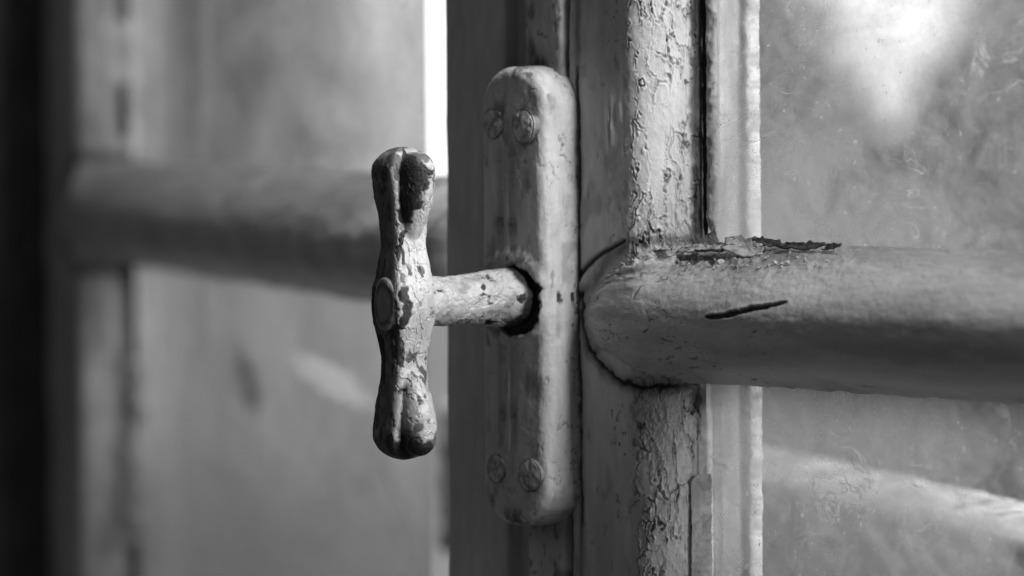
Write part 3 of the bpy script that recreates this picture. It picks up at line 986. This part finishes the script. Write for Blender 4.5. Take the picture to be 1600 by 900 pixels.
# ================================================================== FLAKES ON THE BAR
def flake(pts, uw, mat, label, lift, curl, seed, thick=0.45, tilt=0.0, yaw=0.0, size=1.0):
    """a broken sheet of paint: ragged outline, curled, with thickness. pts is its outline (along, across)"""
    pts = np.array(pts, float)
    pts = pts * size
    c = pts.mean(0)
    n = len(pts)
    # ragged outline
    out = []
    for i in range(n):
        a, b = pts[i], pts[(i + 1) % n]
        for q in range(6):
            t = q / 6
            out.append(a + (b - a) * t + (rng.normal(0, 0.3, 2)))
    out = np.array(out)
    rows = np.linspace(0.02, 1, 9)
    G = c + (out - c)[None, :, :] * rows[:, None, None]
    A, B = G[..., 0], G[..., 1]
    Hh = lift + curl[0] * (A / 6.0) ** 2 + curl[1] * (B / 4.0) ** 2 + curl[2] * A / 6 + curl[3] * B / 4 + 0.35 * fbm(A / 2.5, B / 2.5, seed=seed) + 0.15 * fbm(A / 0.9, B / 0.9, seed=seed + 1)
    top = np.stack([A, B, Hh], -1)
    bot = np.stack([A, B, Hh - thick], -1)[::-1]
    PP = np.concatenate([top, bot], 0)
    nn = grid_normals(PP, False, True)
    o = grid_mesh("paint_flake", PP, mat, None, closed_b=True,
                  attrs=dict(wear=0.5 * sstep(0.3, 0.6, fbm(PP[..., 0] / 2, PP[..., 1] / 2, seed=seed + 2)), chip=0 * PP[..., 0],
                             grime_shade=0.4 * sstep(0.0, 0.6, fbm(PP[..., 0] / 3, PP[..., 1] / 3, seed=seed + 3))), flip=nn[4, 3, 2] < 0)
    o.matrix_world = NEAR @ Matrix.Translation((uw[0] * 0.001, -uw[1] * 0.001, uw[2] * 0.001)) @ \
        Matrix.Rotation(yaw, 4, 'Z') @ Matrix.Rotation(tilt, 4, 'X')
    return tag(o, label, "paint flake", "paint flakes on the glazing bar")


TOPZ = BAR_Z + 21.6
flake([(-3.5, -1), (-2.5, 1.6), (0, 3.0), (1.6, 4.2), (3.0, 1.5), (5.0, 1.2), (5.5, -0.8), (1, -1.4)], (49.5, -18, TOPZ - 2.0), M_FLAKE,
      "pale pointed paint chip leaning upright against the glass beside the stile", 0, (0.1, 0.2, 0, 0), 301, tilt=math.radians(75), size=1.6)
flake([(-5, -2.2), (-4.5, 1.6), (0, 2.4), (5, 1.6), (6, -1), (1, -2.6)], (50.5, -11, TOPZ - 1.8), M_FLAKE,
      "small pale lifted flake in front of the pointed chip near the stile", 0.7, (-0.4, 0.1, 0, 0.2), 311, tilt=math.radians(25))
flake([(-4.5, -2.0), (-3.5, 1.6), (1, 2.0), (5, 1.2), (5.5, -1.2), (0, -2.2)], (58.0, -10, TOPZ - 2.2), M_FLAKED,
      "dark hollow flake lying between the pale chips on the bar", 0.6, (0.2, 0.1, 0.2, 0), 321)
flake([(-6.5, -3), (-6.0, 2.2), (-3, 3.6), (1.5, 3.2), (6, 1.6), (7, -1.2), (2, -3.4)], (69.5, -13.5, TOPZ - 1.4), M_FLAKE,
      "large curled pale paint flake standing highest on the bar", 0.8, (0.7, 0.6, -1.6, 0.5), 331, tilt=math.radians(40), size=1.0)
flake([(-5, -0.8), (-4, 0.9), (0, 1.2), (4.5, 0.8), (6, -0.2), (1, -1.1)], (73.5, -17.0, TOPZ + 0.9), M_FLAKED,
      "dark curled sliver resting behind the large pale flake", 0.2, (-0.1, 0.1, -0.9, 0.2), 341, tilt=math.radians(55), size=1.2)
flake([(-8, -1.0), (-4, 0.8), (2, 1.2), (8, 1.0), (11, 0.2), (4, -1.3)], (88, -17.0, TOPZ + 0.1), M_FLAKED,
      "long thin dark strip of paint lying along the bar against the glass", 0.5, (0.12, 0.1, 0.1, 0), 351, tilt=math.radians(50), size=1.1)
flake([(-3.2, -0.9), (-2, 0.9), (2, 1.0), (4.2, 0.2), (1, -1.0)], (100.5, -17.0, TOPZ + 0.1), M_FLAKED,
      "short dark flake with a raised tip, farthest right of the flakes", 0.5, (0.1, 0.1, 0.8, 0), 361, tilt=math.radians(50), size=1.1)
flake([(-3.4, -1.6), (-2.6, 1.4), (0.5, 1.8), (3.2, 0.9), (3.6, -1.0), (0.4, -1.9)], (44.0, -6.0, TOPZ - 2.2), M_FLAKE,
      "little pale flake at the foot of the cracked stile", 0.7, (0.3, 0.3, 0.3, 0.2), 371)

# crumbs of paint too small to tell apart
cv, cf = [], []
for i in range(150):
    uu_ = 30 + 75 * rng.random() ** 1.6
    w_ = rng.uniform(-20, -5)
    zt_ = BAR_Z + 21.8 * max(0.0, (6.0 - w_) / 27.7) ** (1 / 2.15)
    s_ = rng.uniform(0.35, 1.3) * (1.0 if uu_ < 75 else 0.7)
    M_ = np.linalg.qr(rng.normal(0, 1, (3, 3)))[0]
    i0 = len(cv)
    k_ = 6
    for h_ in (-0.12, 0.12):
        for q in range(k_):
            an = q * 2 * math.pi / k_
            rr_ = s_ * rng.uniform(0.6, 1.2)
            v_ = M_ @ np.array([rr_ * math.cos(an), rr_ * 0.7 * math.sin(an), h_ * 1.4 + 0.2 * rr_ * math.cos(2 * an)])
            cv.append((uu_ + v_[0], -w_ + v_[1], zt_ + 0.25 * s_ + v_[2]))
    cf += [tuple(range(i0, i0 + k_))[::-1], tuple(range(i0 + k_, i0 + 2 * k_))]
    cf += [(i0 + q, i0 + (q + 1) % k_, i0 + k_ + (q + 1) % k_, i0 + k_ + q) for q in range(k_)]
crumbs = poly_mesh("paint_crumbs", cv, cf, M_FLAKE)
crumbs.matrix_world = NEAR
tag(crumbs, "fine paint crumbs strewn along the top of the near glazing bar", "paint crumbs", kind="stuff")

# ================================================================== FAR SASH
far = tag(empty("glazed_casement", FAR), "far out-of-focus sash with thick glazing bar and dark stile, left of the handle",
          "window sash", "casement sashes")
prf = resample([(-70, -12), (-70, 24), (-68, 26), (-12, 26), (-9.5, 25), (-7.5, 22.5), (-4, 14), (-1.5, 5), (-0.5, 2.5), (-0.5, -6), (-3, -12), (-70, -12)],
               lambda p: 1.4)[:-1]
zf = np.arange(-260, 200, 2.0)
U, Z = np.meshgrid(prf[:, 0], zf, indexing='ij')
W = np.meshgrid(prf[:, 1], zf, indexing='ij')[0]
d = 0.8 * fbm(U / 12 + W / 9, Z / 20, seed=400) + 0.3 * fbm(U / 4 + W / 4, Z / 6, seed=401)
nrm = grid_normals(P3(U, W, Z), True, False)
kf = np.argmin(np.abs(prf[:, 0] + 40) + np.abs(prf[:, 1] - 26))
sg = -1.0 if nrm[kf, 50, 1] > 0 else 1.0
chm = sstep(-12, -7, U) * sstep(-2, 2, W)
grm = np.clip(0.45 * sstep(0.35, 0.7, fbm(W / 7, Z / 25, seed=402)) * chm, 0, 1)
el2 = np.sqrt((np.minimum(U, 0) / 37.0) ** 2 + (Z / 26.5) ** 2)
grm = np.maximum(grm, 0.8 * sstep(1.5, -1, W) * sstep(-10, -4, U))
grm = np.maximum(grm, 0.85 * gauss((el2 - 1) * 26, 3.0) * sstep(0, 4, W))  # dark joint and shadow round the bar's end, put into the colour
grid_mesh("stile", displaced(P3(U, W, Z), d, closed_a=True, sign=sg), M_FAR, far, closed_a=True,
          attrs=dict(wear=0 * d, chip=0 * d, grime_shade=grm), flip=sg < 0)
# glazing bar with its rounded end on the stile
us = np.concatenate([np.arange(-34, 0, 0.8), np.arange(0, 503, 3.0), [501.01]])
zt = np.linspace(-1, 1, 61)
Uq, T = np.meshgrid(us, zt, indexing='ij')
kk = np.sqrt(np.clip(1 - (np.minimum(Uq, 0) / 34.5) ** 2, 0.0005, 1)) ** 0.85
H = 24.0 * kk
wf = np.where(Uq < 0, 25.0 + 6.5 * kk, 31.5)
we = np.where(Uq < -9, 24.5, np.where(Uq < 0, 24.5 - (Uq + 9) * 2.7, 0.3))
Wq = wf - (wf - we) * np.where(T > 0, np.clip((T - 0.05) / 0.95, 0, 1) ** 1.8, np.abs(T) ** 2.4)
Zq = H * T
Wq[-1] = 0.25          # closes the cut end
d = 0.7 * fbm(Uq / 20, T * 3, seed=410) + 0.3 * fbm(Uq / 6, T * 8, seed=411)
d[-2:] = 0
P = P3(Uq, Wq, Zq)
nrm = grid_normals(P, False, False)
sg = -1.0 if nrm[60, 30, 1] > 0 else 1.0
grid_mesh("glazing_bar", displaced(P, d, sign=sg), M_FAR, far,
          attrs=dict(wear=0 * d, chip=0 * d, grime_shade=0.12 * sstep(0.1, 0.8, fbm(Uq / 18, T * 3, seed=412))), flip=sg < 0)
box_obj("glass_pane", (-0.4, -2.4, 21), (416, -0.6, 200), M_GLASS2, far)
box_obj("glass_pane", (-0.4, -2.4, -260), (416, -0.6, -21), M_GLASS2, far)
box_obj("meeting_stile", (455, 9, -260), (486, 30, 200), M_FAR, far, bevel=3)
ragged_strip("putty_bead", -0.2, 7, 0.8, 9.0, -152, -66, M_PUTTY, far, 441, amp=1.2, step=1.5, bump=0.8, endr=5, wedge=True)
ragged_strip("open_joint", -0.6, 5, 2.3, 3.2, -70, -24, M_GAP, far, 451, amp=1.0, step=1.5)
ragged_strip("open_joint", -0.6, 7, 2.3, 3.2, -262, -148, M_GAP, far, 461, amp=2.0, step=1.5)
ragged_strip("open_joint", -4, 1, 4.3, 7.2, 34, 60, M_GAP, far, 471, amp=1.2, step=1.5)
ragged_strip("open_joint", -2, 3, 4.3, 6.2, 88, 125, M_GAP, far, 481, amp=1.0, step=1.5)

# jamb added and made deep to keep room light off the far stile
jamb = poly_mesh("shading_jamb", [(-72, 30, -300), (-72, -380, -300), (-150, -380, -300), (-150, 30, -300),
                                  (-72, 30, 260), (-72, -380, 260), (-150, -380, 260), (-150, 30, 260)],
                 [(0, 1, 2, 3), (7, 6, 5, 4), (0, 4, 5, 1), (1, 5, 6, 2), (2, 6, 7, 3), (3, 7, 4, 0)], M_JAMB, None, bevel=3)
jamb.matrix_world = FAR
tag(jamb, "dark jamb added at the left edge to shade the far sash", "window frame")

# ================================================================== OUTER RAIL BEHIND THE PANE
RAILM = frame(1600, 815, 1.22, -70, 0.0)
prr = resample([(-28, -72), (3, -72), (5, -70), (5, -8), (4, -5.5), (1, -3), (-5, -0.5), (-9, 0), (-28, 0), (-28, -72)], lambda p: 1.5)[:-1]
xr = np.arange(-560, 260, 3.0)
Wr, X = np.meshgrid(prr[:, 0], xr, indexing='ij')
Zr = np.meshgrid(prr[:, 1], xr, indexing='ij')[0]
d = 0.9 * fbm(X / 22, Zr / 9 + Wr / 9, seed=500) + 0.45 * fbm(X / 6, Zr / 4 + Wr / 5, seed=501)
P = P3(X, Wr, Zr)
nrm = grid_normals(P, True, False)
kf = np.argmin(np.abs(prr[:, 0] - 5) + np.abs(prr[:, 1] + 40))
sg = -1.0 if nrm[kf, 50, 1] > 0 else 1.0
grs = np.clip(0.9 * sstep(-0.5, 0.4, fbm(X / 14 + Zr / 12, Zr / 8, seed=502)) * sstep(-4, -9, Zr), 0, 1)  # front mottled darker than the top edge
rail = grid_mesh("window_rail", displaced(P, d, closed_a=True, sign=sg), M_FAR, None, closed_a=True,
                 attrs=dict(wear=0.6 * sstep(0.5, 0.65, fbm(X / 6, Zr / 5, seed=503)), chip=0 * d, grime_shade=grs), flip=sg < 0)
rail.matrix_world = RAILM
tag(rail, "blurred weathered rail of the outer window sloping behind the lower pane", "window rail")

# ================================================================== OUTSIDE
# overcast sky seen past the sashes
NA, NE = 40, 16
AZ, EL = np.meshgrid(np.radians(np.linspace(-38, 124, NA)), np.radians(np.linspace(-14, 86, NE)), indexing='ij')
SKYP = np.stack([9000 * np.cos(EL) * np.sin(AZ), 1200 + 9000 * np.cos(EL) * np.cos(AZ), 9000 * np.sin(EL)], -1)
tag(grid_mesh("sky", SKYP, M_SKY), kind="structure")


def shrub(cx, cy, cz, rx, ry, rz, n, label, gap=None, leaf=24):
    """stem with limbs and a crown of separate leaves"""
    root = tag(empty("shrub", Matrix.Translation((cx, cy, cz - rz - 0.5))), label, "shrub", "shrubs outside the window")
    V, F = [], []
    tries = 0
    while len(F) < n and tries < n * 6:
        tries += 1
        p = rng.normal(0, 0.5, 3)
        if np.linalg.norm(p) > 1.15:
            continue
        x, y, z = p[0] * rx, p[1] * ry, p[2] * rz
        if gap is not None:
            k_ = cy / (cy + y)
            gx, gz = (cx + x), (cz + z)
            if any(((gx - q[0]) / q[2]) ** 2 + ((gz - q[1]) / q[3]) ** 2 < rng.uniform(0.5, 1.6) for q in gap):
                continue
        c = np.array([x, y, z + rz + 0.5]) * 1000
        a = rng.normal(0, 1, 3)
        a /= np.linalg.norm(a)
        b = np.cross(a, rng.normal(0, 1, 3))
        b /= np.linalg.norm(b)
        s = leaf * rng.uniform(0.6, 1.2)
        i0 = len(V)
        V += [tuple(c - a * s), tuple(c + b * s * 0.42 - a * s * 0.1), tuple(c + a * s), tuple(c - b * s * 0.42 - a * s * 0.1)]
        F.append((i0, i0 + 1, i0 + 2, i0 + 3))
    o = poly_mesh("crown", V, F, M_LEAF, root)
    tv, tf = [], []
    for (x0, z0, x1, z1, w0, w1) in ((0, -700, 0, (rz + 0.5) * 900, 26, 12), (0, rz * 500, rx * 500, (rz + 0.9) * 1000, 12, 5), (0, rz * 600, -rx * 450, (rz + 0.8) * 1000, 12, 5)):
        i0 = len(tv)
        for (x, z, w) in ((x0, z0, w0), (x1, z1, w1)):
            for k_ in range(6):
                an = k_ * math.pi / 3
                tv.append((x + w * math.cos(an), w * math.sin(an), z))
        tf += [(i0 + k_, i0 + (k_ + 1) % 6, i0 + 6 + (k_ + 1) % 6, i0 + 6 + k_) for k_ in range(6)]
    poly_mesh("trunk", tv, tf, M_BARK, root)
    return root


# the gap of sky between the leaves, in the garden's own metres
shrub(0.66, 5.0, -0.20, 0.62, 0.3, 0.75, 13000, "soft grey mass of foliage outside, seen through the dusty near pane",
      gap=[(0.50, 0.14, 0.125, 0.13), (0.50, 0.0, 0.05, 0.07)], leaf=34)
shrub(-0.62, 5.0, 0.0, 0.5, 0.3, 0.75, 9000, "blurred foliage outside behind the far sash's panes",
      gap=[(-0.10, 0.0, 0.10, 2.0)], leaf=34)  # added foliage: dims the sky behind the far panes

# plastered parapet outside, low on the left
wall = box_obj("garden_wall", (-900, 2600, -1600), (90, 2760, -85), M_WALL, None, bevel=8)
tag(wall, "pale blurred wall outside, behind the far sash's lower pane", "wall")
